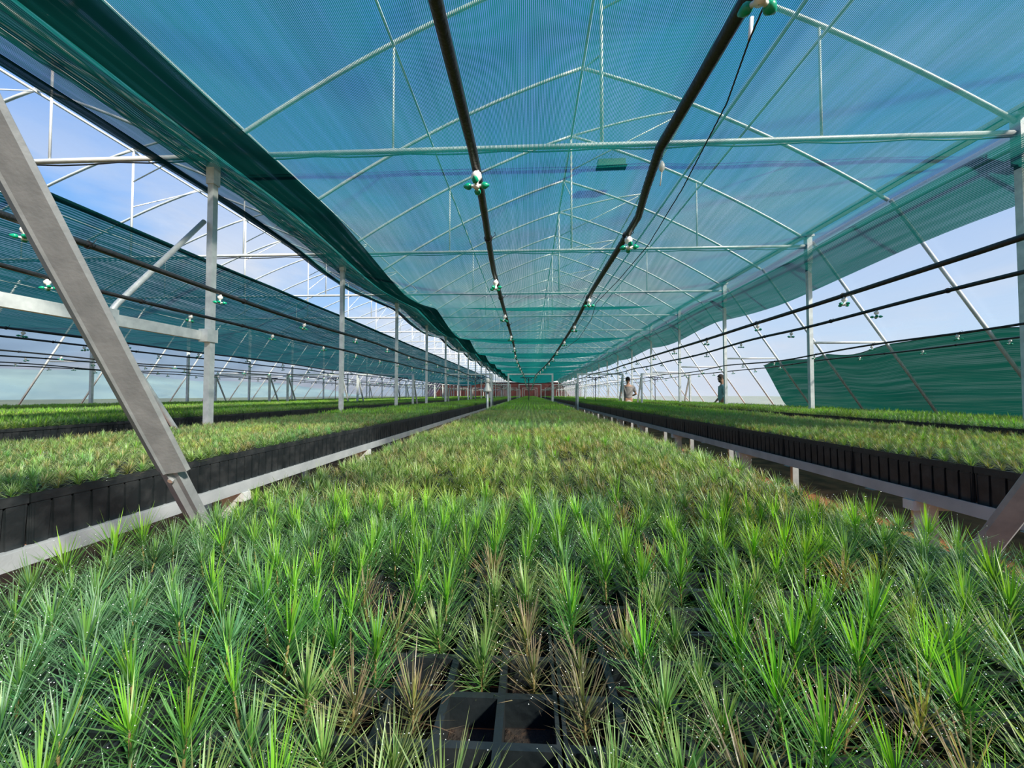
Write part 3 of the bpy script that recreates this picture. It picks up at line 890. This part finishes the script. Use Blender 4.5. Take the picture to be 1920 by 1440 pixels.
def midpts(b_, ymax, scale, skip=None):
    x0, n = BENCH[b_][1], BENCH[b_][2]
    pts = []
    for j in range(int((ymax-TY0)/.586)*NYC):
        for i in range(n*NXC):
            tr, ci = divmod(i, NXC); tj, cj = divmod(j, NYC)
            x, y = x0+tr*.374+(ci+.5)*PITCH, TY0+tj*.586+(cj+.5)*PITCH
            if skip is not None:
                if (i, j) not in skip: continue
            elif rs.random() < .04: continue
            kd = kind_at(x, y, rs)
            if b_: kd = rs.choice(['tall', 'bushy', 'tall', 'bushy', 'olive', kd])
            pts.append((x+rs.uniform(-.007,.007), y+rs.uniform(-.007,.007), RAIL+TH-.020, rs.uniform(0, 6.28), scale*rs.uniform(.8, 1.15), KORD.index(kd)*3+rs.randrange(3)))
    return pts
rest = set((c[0], c[1]) for c in cells) - nearset
LAB = ['pine seedlings filling the central bench beyond the front rows', 'pine seedlings on the left bench',
       'pine seedlings on the right bench', 'pine seedlings on the curtain-side bench',
       'pine seedlings on the second left bench', 'pine seedlings on the third left bench', 'pine seedlings on the farthest left bench']
MIDY = [9.9*.586+TY0, 9*.586+TY0, 9*.586+TY0, 0, 0, 0, 0]
SCL = [1.05, .92, .90, .80, .85, .85, .85]
for b_ in range(7):
    nm, x0, n = BENCH[b_]
    jm = 0
    if b_ == 0:
        pts = midpts(0, TY0+130/NYC*.586+.01, 1.10, rest); jm = 11
        scatter('pine_seedlings', pts, mid, 'rows of pine seedlings on the central bench just beyond the front rows')
    elif b_ in (1, 2):
        pts = midpts(b_, TY0+9*.586+.01, SCL[b_]); jm = 9
        scatter('pine_seedlings', pts, mid, 'near '+LAB[b_])
    pts = []
    for j in range(jm, 116):
        for i in range(n):
            pts.append((x0+(i+.5)*.374, TY0+(j+.5)*.586, RAIL+TH-.015, rs.choice([0, PI]), SCL[b_]*rs.uniform(.94, 1.06) if b_ == 0 else 1.0*rs.uniform(.94, 1.04), rs.randrange(4)))
    # side benches carry shorter plants: flatten through a lower patch height
    if b_ == 0 or b_ in (1, 2): scatter('pine_seedlings', pts, patch, 'far '+LAB[b_])
    else: scatter('pine_seedlings', pts, patch, LAB[b_])
# remaining trays of every bench
ft = [src('far_tray', far_tray_me)]
for b_ in range(7):
    nm, x0, n = BENCH[b_]
    pts = []
    for j in range(0, 116):
        for i in range(n):
            if (b_, i, j) in tray_done: continue
            pts.append((x0+i*.374, TY0+j*.586, RAIL, 0, 1, 0))
    o = scatter('seedling_trays', pts, ft, 'remaining black seedling trays of the %s' % nm)
    o['category'] = 'trays'

# ------------------------------------------------------------------ watering lines with sprinklers
def sprinkler_meshes():
    b = MB()
    b.lathe([(.001,-.0),(.010,-.001),(.010,-.012),(.018,-.016),(.020,-.028),(.015,-.038),(.008,-.044),(.007,-.058),(.011,-.062),(.011,-.074),(.001,-.077)], 12)
    for a in range(4):
        t = a*PI/2+.4
        b.tube([(0,0,-.066), (.022*math.cos(t), .022*math.sin(t), -.066)], .0055, 8)
    body = b.mesh('sprinkler', M['white_plastic'], True)
    noz = []
    for a in range(4):
        t = a*PI/2+.4
        b = MB(); X = Matrix.Rotation(t, 3, 'Z') @ Matrix.Rotation(PI/2, 3, 'Y')
        b.lathe([(.001,.018),(.008,.019),(.012,.025),(.012,.033),(.008,.040),(.004,.046),(.001,.048)], 8, 0, (0,0,-.066), X)
        noz.append(b.mesh('nozzle', M['green_plastic'], True))
    b = MB()
    b.lathe([(.010,0),(.010,-.012),(.020,-.018),(.018,-.034),(.007,-.044),(.007,-.06),(.011,-.064),(.010,-.076)], 6)
    for a in range(4):
        t = a*PI/2+.4; X = Matrix.Rotation(t, 3, 'Z') @ Matrix.Rotation(PI/2, 3, 'Y')
        b.lathe([(.006,.008),(.012,.022),(.011,.034),(.002,.047)], 5, 1, (0,0,-.066), X)
    far = b.mesh('sprinkler', [M['white_plastic'], M['green_plastic']], True)
    return body, noz, far
SB, SN, SF = sprinkler_meshes()
def hose(label, x, h, y0, y1, phase, r=.014, wob=.0, seed=0, s0=True, path=None, group='black watering lines'):
    rr = random.Random(seed)
    t = thing('watering_line', label, 'watering line', (0, 0, 0), group)
    def P(y):
        if path: px, ph = path(y)
        else: px, ph = x, h
        px += wob*.6*mnoise.noise(Vector((y*.45, seed, 0)))
        # the line dips between its supports
        ph += -.03*abs(math.sin(PI*y/14))+wob*.35*mnoise.noise(Vector((y*.5, seed, 4)))
        return (px, y, EYE+ph)
    ys = []
    y = y0
    while y < y1:
        ys.append(y); y += .2 if y < 8 else (.5 if y < 25 else 1.5)
    b = MB(); b.tube([P(y) for y in ys], r, 10 if r > .013 else 8)
    link('hose', b.mesh('hose', M['black'], True), t)
    # small cable tie rings
    b = MB()
    for y in [y0+.37+1.0*q for q in range(8)]:
        c = Vector(P(y)); b.tube([c+Vector((0,-.004,0)), c+Vector((0,.004,0))], r*1.35, 10)
        b.tube([c+Vector((r, 0, .0)), c+Vector((r*2.2, 0, .012)), c+Vector((r*2.0, .01, .03))], .0016, 5)
    link('cable_ties', b.mesh('cable_ties', M['wire']), t)
    y = phase
    while y < y1-1:
        p = Vector(P(y))+Vector((0, 0, -r*.7))
        if y < 9:
            s = link('sprinkler', SB, t, p); s.scale = (.82, .82, .82)
            for nme in SN: link('nozzle', nme, s)
        else: s = link('sprinkler', SF, t, p)
        s.rotation_euler = (rr.uniform(-.15,.15), rr.uniform(-.25,.25), rr.uniform(0, 1.5))
        y += 1.0
    return t
def kink(pts):
    def f(y):
        if y <= pts[0][0]: return pts[0][1], pts[0][2]
        for a, b in zip(pts, pts[1:]):
            if y <= b[0]:
                u = (y-a[0])/(b[0]-a[0]); u = u*u*(3-2*u)*.5+u*.5
                return a[1]+(b[1]-a[1])*u, a[2]+(b[2]-a[2])*u
        return pts[-1][1], pts[-1][2]
    return f
hose('left one of the two thick watering lines above the central bench', 0, 0, .25, 66, 1.13, .0135,
     .0, 1, path=kink([(0,-.165,.69),(.65,-.165,.70),(1.1,-.158,.69),(2.05,-.19,.67),(3,-.20,.69),(4.5,-.20,.67),(7,-.24,.68),(14,-.19,.68),(20,-.2,.68)]))
hose('right one of the two thick watering lines above the central bench', 0, 0, .25, 66, .60, .0135,
     .0, 2, path=kink([(0,.35,.68),(.65,.378,.69),(1.1,.355,.68),(1.42,.41,.68),(2.5,.40,.68),(3.6,.42,.68),(6.5,.40,.67),(14,.20,.68),(20,.22,.68)]))
hose('near watering line above the left bench', -2.05, .70, .3, 66, 1.45, .0145, .12, 3)
hose('farther watering line above the left bench', -2.82, .70, .3, 66, 1.1, .0135, .12, 4)
hose('near watering line above the right bench', 2.12, .69, .3, 66, 1.66, .0145, .12, 5)
hose('farther watering line above the right bench', 2.78, .70, .3, 66, 1.2, .0135, .12, 6)
hose('near watering line above the curtain-side bench', 4.45, .66, .8, 66, 2.2, .012, .12, 7)
hose('farther watering line above the curtain-side bench', 5.45, .66, .8, 66, 2.6, .012, .12, 8)
for q, (x, lab) in enumerate(((-4.95, 'near watering line above the second left bench'), (-5.75, 'farther watering line above the second left bench'),
               (-7.6, 'near watering line above the third left bench'), (-8.5, 'farther watering line above the third left bench'),
               (-10.4, 'near watering line above the farthest left bench'), (-11.3, 'farther watering line above the farthest left bench'))):
    hose(lab, x, .66, 1, 64, 1.5+.2*q, .012, .15, 20+q)

# ------------------------------------------------------------------ portal frames over the benches
def portal(x0, x1, y, label, top=.72):
    t = thing('portal_frame', label, 'frame', (0, y, 0), 'galvanised portal frames')
    z = EYE+top
    for x in (x0, x1):
        b = MB(); b.box(x-.03, x+.03, -.03, .03, 0, z)
        link('post', b.mesh('post', M['galv']), t)
        b = MB(); b.bar((x, .03, z-.05), (x, .98, .01), .05, .03)
        link('brace', b.mesh('brace', M['galv']), t)
    b = MB(); b.box(x0-.03, x1+.03, -.03, .03, z, z+.05)
    link('top_bar', b.mesh('top_bar', M['galv']), t)
PB = [('central bench', -.77, .83), ('left bench', -3.08, -1.40), ('right bench', 1.74, 3.345),
      ('curtain-side bench', 4.02, 5.72), ('second left bench', -6.38, -4.30), ('third left bench', -9.05, -6.98), ('farthest left bench', -11.85, -9.75)]
for y in (14, 28, 43, 58):
    for nm, x0, x1 in PB:
        portal(x0, x1, y, 'slim galvanised portal frame %s from the camera over the %s' % ({14: 'nearest', 28: 'second', 43: 'third', 58: 'fourth'}[y], nm))
# T-shaped hose supports
def tpost(x, y, label, half=.34):
    t = thing('hose_support', label, 'post', (x, y, 0), 'T-shaped hose supports')
    b = MB(); b.tube([(0,0,0), (0,0,EYE+.66)], .014, 8); link('pole', b.mesh('pole', M['wire'], True), t)
    b = MB(); b.box(-half, half, -.02, .02, EYE+.66, EYE+.69); b.bar((-.12,0,EYE+.66),(0,0,EYE+.56),.02,.02); b.bar((.12,0,EYE+.66),(0,0,EYE+.56),.02,.02)
    link('crossarm', b.mesh('crossarm', M['blue_plastic']), t)
for y in (15.4, 30):
    for nm, x0, x1 in PB:
        tpost((x0+x1)/2-(.06 if nm == 'central bench' else -.07), y, 'dark T-shaped hose support %s from the camera on the %s' % ('nearest' if y < 20 else 'second', nm))

# the big braces of the portal that stands at the camera
def unproj(px, py, X=None, Z=None):
    """world point on the ray of a photograph pixel, by its X or its depth"""
    d = cam.rotation_euler.to_matrix() @ Vector(((px-960)/FPX, -(py-720)/FPX, -1))
    k = (X/d.x) if X is not None else Z
    return Vector((0, 0, EYE))+d*k
def big_brace(a, b, label, cut, mirror=1):
    """folded steel channel from foot a up to b"""
    a = Vector(a); b = Vector(b); d = (b-a).normalized(); L = (b-a).length
    t = thing('channel_brace', label, 'brace', tuple(a))
    side = Vector((1, 0, 0)); side = (side-d*side.dot(d)).normalized(); nrm = d.cross(side)*1.0
    if nrm.y > 0: nrm = -nrm
    def prof(bm, pts, l0, l1, cut_l=0):
        i = len(bm.v); n = len(pts)
        for l in (l0, l1):
            for (u, v) in pts:
                ll = l
                if l == l0 and cut_l: ll = l0+cut_l*max(0, (.04-u*mirror))/.05
                bm.v.append(tuple(d*ll+side*u*mirror+nrm*v))
        for k in range(n):
            q = (i+k, i+(k+1) % n, i+(k+1) % n+n, i+k+n); bm.f.append(q); bm.m.append(0)
        bm.f.append(tuple(i+k for k in reversed(range(n)))); bm.m.append(0)
        bm.f.append(tuple(i+n+k for k in range(n))); bm.m.append(0)
    # outer channel: narrow face, fold, wide face turned back
    o = MB()
    prof(o, [(-.037,-.014),(-.035,-.004),(-.007,.011),(-.003,.008),(.036,-.002),(.039,-.010),(.037,-.012),(.035,-.006),(-.004,.004),(-.008,.007),(-.033,-.007),(-.035,-.014)], cut, L)
    link('outer_channel', o.mesh('outer_channel', M['galv_strut']), t)
    o = MB()
    prof(o, [(-.030,-.016),(-.027,-.001),(-.006,.0055),(.003,-.001),(.014,-.001),(.014,-.02),(.012,-.02),(.012,-.004),(.002,-.004),(-.007,.003),(-.024,-.003),(-.027,-.016)], 0, cut+.4)
    link('inner_channel', o.mesh('inner_channel', M['galv_strut']), t)
    o = MB(); c = d*(cut-.02)+side*(-.002*mirror)+nrm*.003
    o.tube([c, c+nrm*.006], .006, 6)
    link('bolt', o.mesh('bolt', M['bolt']), t)
    return t
fa = unproj(368, 975, X=-.80); fb = unproj(20, 330, X=-.80)
dd = (fb-fa).normalized()
foot = fa - dd*((fa.z-.0)/dd.z)
topp = fb + dd*((EYE+.75-fb.z)/dd.z)
Lcut = (unproj(325, 880, X=-.80)-foot).length
big_brace(foot, topp, 'big folded steel channel brace crossing the left foreground', Lcut)
fa2 = unproj(1893, 985, X=1.10); 
foot2 = fa2-dd*(fa2.z/dd.z); top2 = fa2+dd*((EYE+.75-fa2.z)/dd.z)
big_brace(foot2, top2, 'steel channel brace foot at the right edge beside the walkway', 9, -1) if False else big_brace(foot2, top2, 'steel channel brace foot at the right edge beside the walkway', .25, -1)
t = thing('portal_frame', 'portal frame standing beside the camera over the central bench', 'frame', (0, topp.y-.03, 0), 'galvanised portal frames')
for x in (-.80, 1.10):
    b = MB(); b.box(x-.03, x+.03, -.03, .03, 0, EYE+.76); link('post', b.mesh('post', M['galv']), t)
b = MB(); b.box(-.83, 1.13, -.03, .03, EYE+.76, EYE+.81); link('top_bar', b.mesh('top_bar', M['galv']), t)

# ------------------------------------------------------------------ loose cable, drip tail, hanging box, hooded stand
cpts = [unproj(1446, -20, Z=1.02), unproj(1405, 75, Z=1.15), unproj(1363, 193, Z=1.35), unproj(1280, 353, Z=1.85), unproj(1215, 460, Z=2.4), unproj(1160, 525, Z=3.0), unproj(1118, 568, Z=3.6),
        unproj(1108, 600, Z=4.2), unproj(1085, 635, Z=5.0), unproj(1062, 652, Z=5.8), unproj(1048, 655, Z=6.6), unproj(1040, 668, Z=8.0)]
b = MB(); b.tube(cpts, .0028, 6)
lc_ = tag(link('loose_cable', b.mesh('loose_cable', M['wire'], True)), 'thin black cable hanging in loops beside the right central watering line', 'cable')
b = MB(); b.tube([cpts[1]+Vector((.008, 0, .068)), cpts[1]+Vector((.004, 0, .03)), cpts[1]], [.006, .006, .0045], 8)
link('white_sleeve', b.mesh('white_sleeve', M['white_plastic'], True), lc_)['label'] = 'short white plastic sleeve'
c = unproj(1146, 307, Z=4.6)
t = thing('hanging_box', 'small dark green box hanging on a hook above the net', 'lamp', tuple(c))
b = MB(); b.box(-.16, .16, -.05, .05, -.04, .035); b.box(-.18, .18, -.06, .06, -.048, -.04); link('housing', b.mesh('housing', M['lamp_green']), t)
b = MB(); b.tube([(0,0,.035),(0,0,.10),(.02,0,.13),(.03,0,.16),(.0,0,.19),(0,0,.24)], .004, 6); link('hook', b.mesh('hook', M['wire'], True), t)
c = unproj(1241, 312, Z=3.9)
t = thing('pulley', 'white plastic pulley with a cord end hanging above the net', 'pulley', tuple(c))
b = MB(); b.lathe([(.002,.06),(.012,.05),(.03,.01),(.028,-.03),(.012,-.05),(.006,-.06)], 10); link('housing', b.mesh('housing', M['white_plastic'], True), t)
b = MB(); b.tube([(0,0,-.05),(-.01,0,-.13),(-.02,0,-.2)], .006, 6); link('cord', b.mesh('cord', M['white_plastic'], True), t)
b = MB(); b.tube([(0,0,.06),(.01,0,.15),(.012,0,.3)], .003, 6); link('hanger', b.mesh('hanger', M['wire'], True), t)

c = unproj(914, 733, X=-1.12)
t = thing('hooded_stand', 'pale plastic hood on a slim post standing in the left walkway', 'stand', (c.x, c.y, 0))
zz = c.z
b = MB(); b.tube([(0,0,0), (0,0,zz+.25)], .03, 10); b.box(-.12,.12,-.12,.12,0,.02); link('post', b.mesh('post', M['white_pipe'], True), t)
b = MB(); b.lathe([(.085,-.03),(.115,-.02),(.11,.02),(.06,.13),(.04,.2),(.02,.22)], 14); 
o = link('hood', b.mesh('hood', M['white_plastic'], True), t, (0, 0, zz))
b = MB(); b.lathe([(.05,-.03),(.06,.03),(.05,.07),(.001,.09)], 12); link('cap', b.mesh('cap', M['white_plastic'], True), t, (0, 0, zz+.26))

# ------------------------------------------------------------------ people
def flat(name, col, rough=.8): return principled(name, col, rough)
SK = principled('skin', (.42,.23,.15), .55); HAIR = principled('dark_hair', (.022,.014,.010), .75, 0, (60, (.045,.028,.018), .4, .6))
def skin_obj(name, nodes, edges, mat, parent, sub=2):
    """nodes: (point, radius x, radius y); first node is the root"""
    me = bpy.data.meshes.new(name)
    me.from_pydata([n[0] for n in nodes], edges, [])
    o = link(name, me, parent)
    sk = o.modifiers.new('skin', 'SKIN')
    sk.use_smooth_shade = True
    if not me.skin_vertices: me.skin_vertices.new(name='')
    for k, n in enumerate(nodes):
        me.skin_vertices[0].data[k].radius = (n[1], n[2] if len(n) > 2 else n[1])
    me.skin_vertices[0].data[0].use_root = True
    ss = o.modifiers.new('smooth', 'SUBSURF'); ss.levels = sub; ss.render_levels = sub
    me.materials.append(mat)
    return o
def person(label, loc, rotz, H, shirt_c, trous_c, elbows, wrists, head_tilt, beard=False, belt_light=False):
    t = thing('person', label, 'person', loc); t.rotation_euler = (0, 0, rotz)
    s = H/1.8
    def V_(x, y, z): return (x*s, y*s, z*s)
    nodes = []; edges = []
    def add(p, r, r2=None, prev=None):
        nodes.append((V_(*p), r*s, (r2 or r)*s)); k = len(nodes)-1
        if prev is not None: edges.append((prev, k))
        return k
    pel = add((0,0,.96), .145, .11)
    bel = add((0,.01,1.10), .135, .105, pel); che = add((0,0,1.28), .155, .115, bel); cl = add((0,-.005,1.43), .12, .085, che)
    nk = add((0,.0,1.52), .052, .055, cl)
    hx, hy = head_tilt
    jaw = add((hx*.4, .02+hy*.4, 1.60), .062, .068, nk); sku = add((hx*.8, .012+hy*.8, 1.685), .074, .088, jaw); add((hx, hy, 1.745), .058, .068, sku)
    for sd_ in (-1, 1):
        sh = add((sd_*.185, 0, 1.435), .058, None, cl)
        E = elbows[0 if sd_ < 0 else 1]; W = wrists[0 if sd_ < 0 else 1]
        ua = add(tuple((a+b)/2 for a, b in zip((sd_*.2, 0, 1.40), E)), .048, None, sh)
        el = add(E, .038, None, ua)
        fa_ = add(tuple(a*.65+b*.35 for a, b in zip(E, W)), .038, None, el)
        wr_ = add(W, .024, None, fa_)
        dv = (Vector(W)-Vector(E)).normalized()
        pl = add(tuple(Vector(W)+dv*.06), .032, .018, wr_)
        up = Vector((-sd_*.6, .2, .6)).normalized()
        ax = dv.cross(up).normalized()
        for q in range(4):
            off = ax*(q-1.5)*.019
            L = (.072, .082, .078, .060)[q]
            f1 = add(tuple(Vector(W)+dv*.105+off), .0095, None, pl)
            f2 = add(tuple(Vector(W)+dv*(.105+L*.5)+off-up*.010), .0088, None, f1)
            add(tuple(Vector(W)+dv*(.105+L*.85)+off-up*.030), .0075, None, f2)
        th = add(tuple(Vector(W)+dv*.045+ax*(-.04)), .0115, None, pl); add(tuple(Vector(W)+dv*.085+ax*(-.058)-up*.012), .009, None, th)
        hp = add((sd_*.095, 0, .90), .095, None, pel); kn = add((sd_*.105, .01, .50), .06, None, hp)
        cf = add((sd_*.108, -.015, .36), .055, None, kn); an = add((sd_*.11, 0, .09), .036, None, cf); add((sd_*.12, .13, .035), .035, None, an)
    body = skin_obj('body', nodes, edges, SK, t)
    # shirt
    sm = principled('shirt', shirt_c, .9, 0, (8, tuple(c*.8 for c in shirt_c), .4, .6), (14, .5))
    n2 = []; e2 = []
    def ad2(p, r, r2=None, prev=None):
        n2.append((V_(*p), r*s, (r2 or r)*s)); k = len(n2)-1
        if prev is not None: e2.append((prev, k))
        return k
    b1 = ad2((0,.0,1.28), .180, .142); b2 = ad2((0,.01,1.10), .168, .135, b1); ad2((0,.0,.93), .175, .140, b2)
    c2 = ad2((0,-.005,1.43), .142, .108, b1); ad2((0,.0,1.505), .072, .068, c2)
    for sd_ in (-1, 1):
        E = elbows[0 if sd_ < 0 else 1]
        s1 = ad2((sd_*.195, 0, 1.43), .075, None, c2); s2 = ad2(tuple(a*.5+b*.5 for a, b in zip((sd_*.2,0,1.42), E)), .070, None, s1); ad2(tuple(a*.25+b*.75 for a, b in zip((sd_*.2,0,1.42), E)), .068, None, s2)
    skin_obj('shirt', n2, e2, sm, t)
    # trousers
    n3 = [(V_(0,0,.95), .165*s, .13*s), (V_(0,0,1.0), .155*s, .125*s)]; e3 = [(0, 1)]
    for sd_ in (-1, 1):
        k = len(n3); n3 += [(V_(sd_*.1,0,.86), .112*s, .112*s), (V_(sd_*.108,.01,.5), .085*s, .085*s), (V_(sd_*.11,0,.10), .07*s, .07*s)]; e3 += [(0, k), (k, k+1), (k+1, k+2)]
    skin_obj('trousers', n3, e3, principled('trousers', trous_c, .9), t)
    for sd_ in (-1, 1):
        b = MB(); b.blob(V_(sd_*.118, .06, .045), .06*s, 8, 0, (.85, 2.0, .75)); link('shoe', b.mesh('shoe', principled('shoe', (.05,.04,.035), .7), True), t)
    # head details
    hc = Vector(V_(hx*.8, .012+hy*.8, 1.685)); fwd = Vector((hx, .11+hy, -.02-hy*.4)).normalized(); rt = Vector((1,0,0)); rt = (rt-fwd*rt.dot(fwd)).normalized(); upv = rt.cross(fwd)
    def at_(a, b_, c_): return hc+(rt*a+fwd*b_+upv*c_)*s
    # hair: cap over the skull, open at the face
    hb = MB(); n = 14; rings = 9
    for k in range(rings):
        ph = PI*.64*k/(rings-1)
        for j in range(n):
            th_ = 2*PI*j/n
            z_ = math.cos(ph); rxy = math.sin(ph); fw = math.cos(th_)*rxy
            if fw > .35 and z_ < .45: z_ = .45+.2*(z_-.45)
            rad = 1.0+.04*mnoise.noise(Vector((j, k, 1.0)))
            q = at_(math.sin(th_)*rxy*.086*rad, fw*.102*rad-.008, z_*.112*rad+.02)
            hb.v.append(tuple(q))
    for k in range(rings-1):
        for j in range(n):
            a0 = k*n+j; a1 = k*n+(j+1) % n; hb.f.append((a0, a0+n, a1+n, a1)); hb.m.append(0)
    link('hair', hb.mesh('hair', HAIR, True), t)
    b = MB(); b.lathe([(.001,.0),(.009,.006),(.013,.03),(.006,.045),(.001,.047)], 6, 0, at_(0, .082, -.035), Matrix.Rotation(-.2, 3, 'X'))
    b.v = [tuple(v) for v in b.v]
    link('nose', b.mesh('nose', SK, True), t)
    for e in (-1, 1):
        b = MB(); b.blob(tuple(at_(e*.030, .082, .002)), .011*s, 6); link('eye', b.mesh('eye', flat('eye', (.05,.035,.03), .3), True), t)
        b = MB(); b.blob(tuple(at_(e*.078, -.008, -.012)), .026*s, 6, 0, (.45, .7, 1.2)); link('ear', b.mesh('ear', SK, True), t)
        b = MB(); b.tube([tuple(at_(e*.045, .080, .022)), tuple(at_(e*.018, .088, .022))], .005*s, 5); link('eyebrow', b.mesh('eyebrow', HAIR), t)
    b = MB(); b.tube([tuple(at_(-.022, .080, -.062)), tuple(at_(0, .087, -.062)), tuple(at_(.022, .080, -.062))], .006*s, 6); link('mouth', b.mesh('mouth', flat('lips', (.30,.12,.09), .5), True), t)
    if beard:
        b = MB(); b.blob(tuple(at_(0, .040, -.085)), .060*s, 8, 0, (1.0, .85, .62)); b.tube([tuple(at_(-.03, .078, -.050)), tuple(at_(0, .090, -.046)), tuple(at_(.03, .078, -.050))], .008*s, 6)
        link('beard', b.mesh('beard', HAIR, True), t)
    return t
# arm joints as (x, y, z) in the body's own frame, forward is +y
person('man in a grey t-shirt seen from behind between the benches', (3.84, 15.2, 0), math.radians(4), 1.84, (.30,.28,.27), (.50,.45,.42),
       [(-.30,-.02,1.15), (.30,-.02,1.15)], [(-.24,.20,1.04), (.22,.22,1.08)], (.0, .015))
person('bearded man in a pale blue t-shirt looking down beside a column', (5.76, 11.75, 0), math.radians(78), 1.75, (.36,.55,.58), (.10,.11,.14),
       [(-.27,.0,1.13), (.27,.0,1.13)], [(-.20,.16,.92), (.22,.18,.94)], (.0, .05), beard=True)
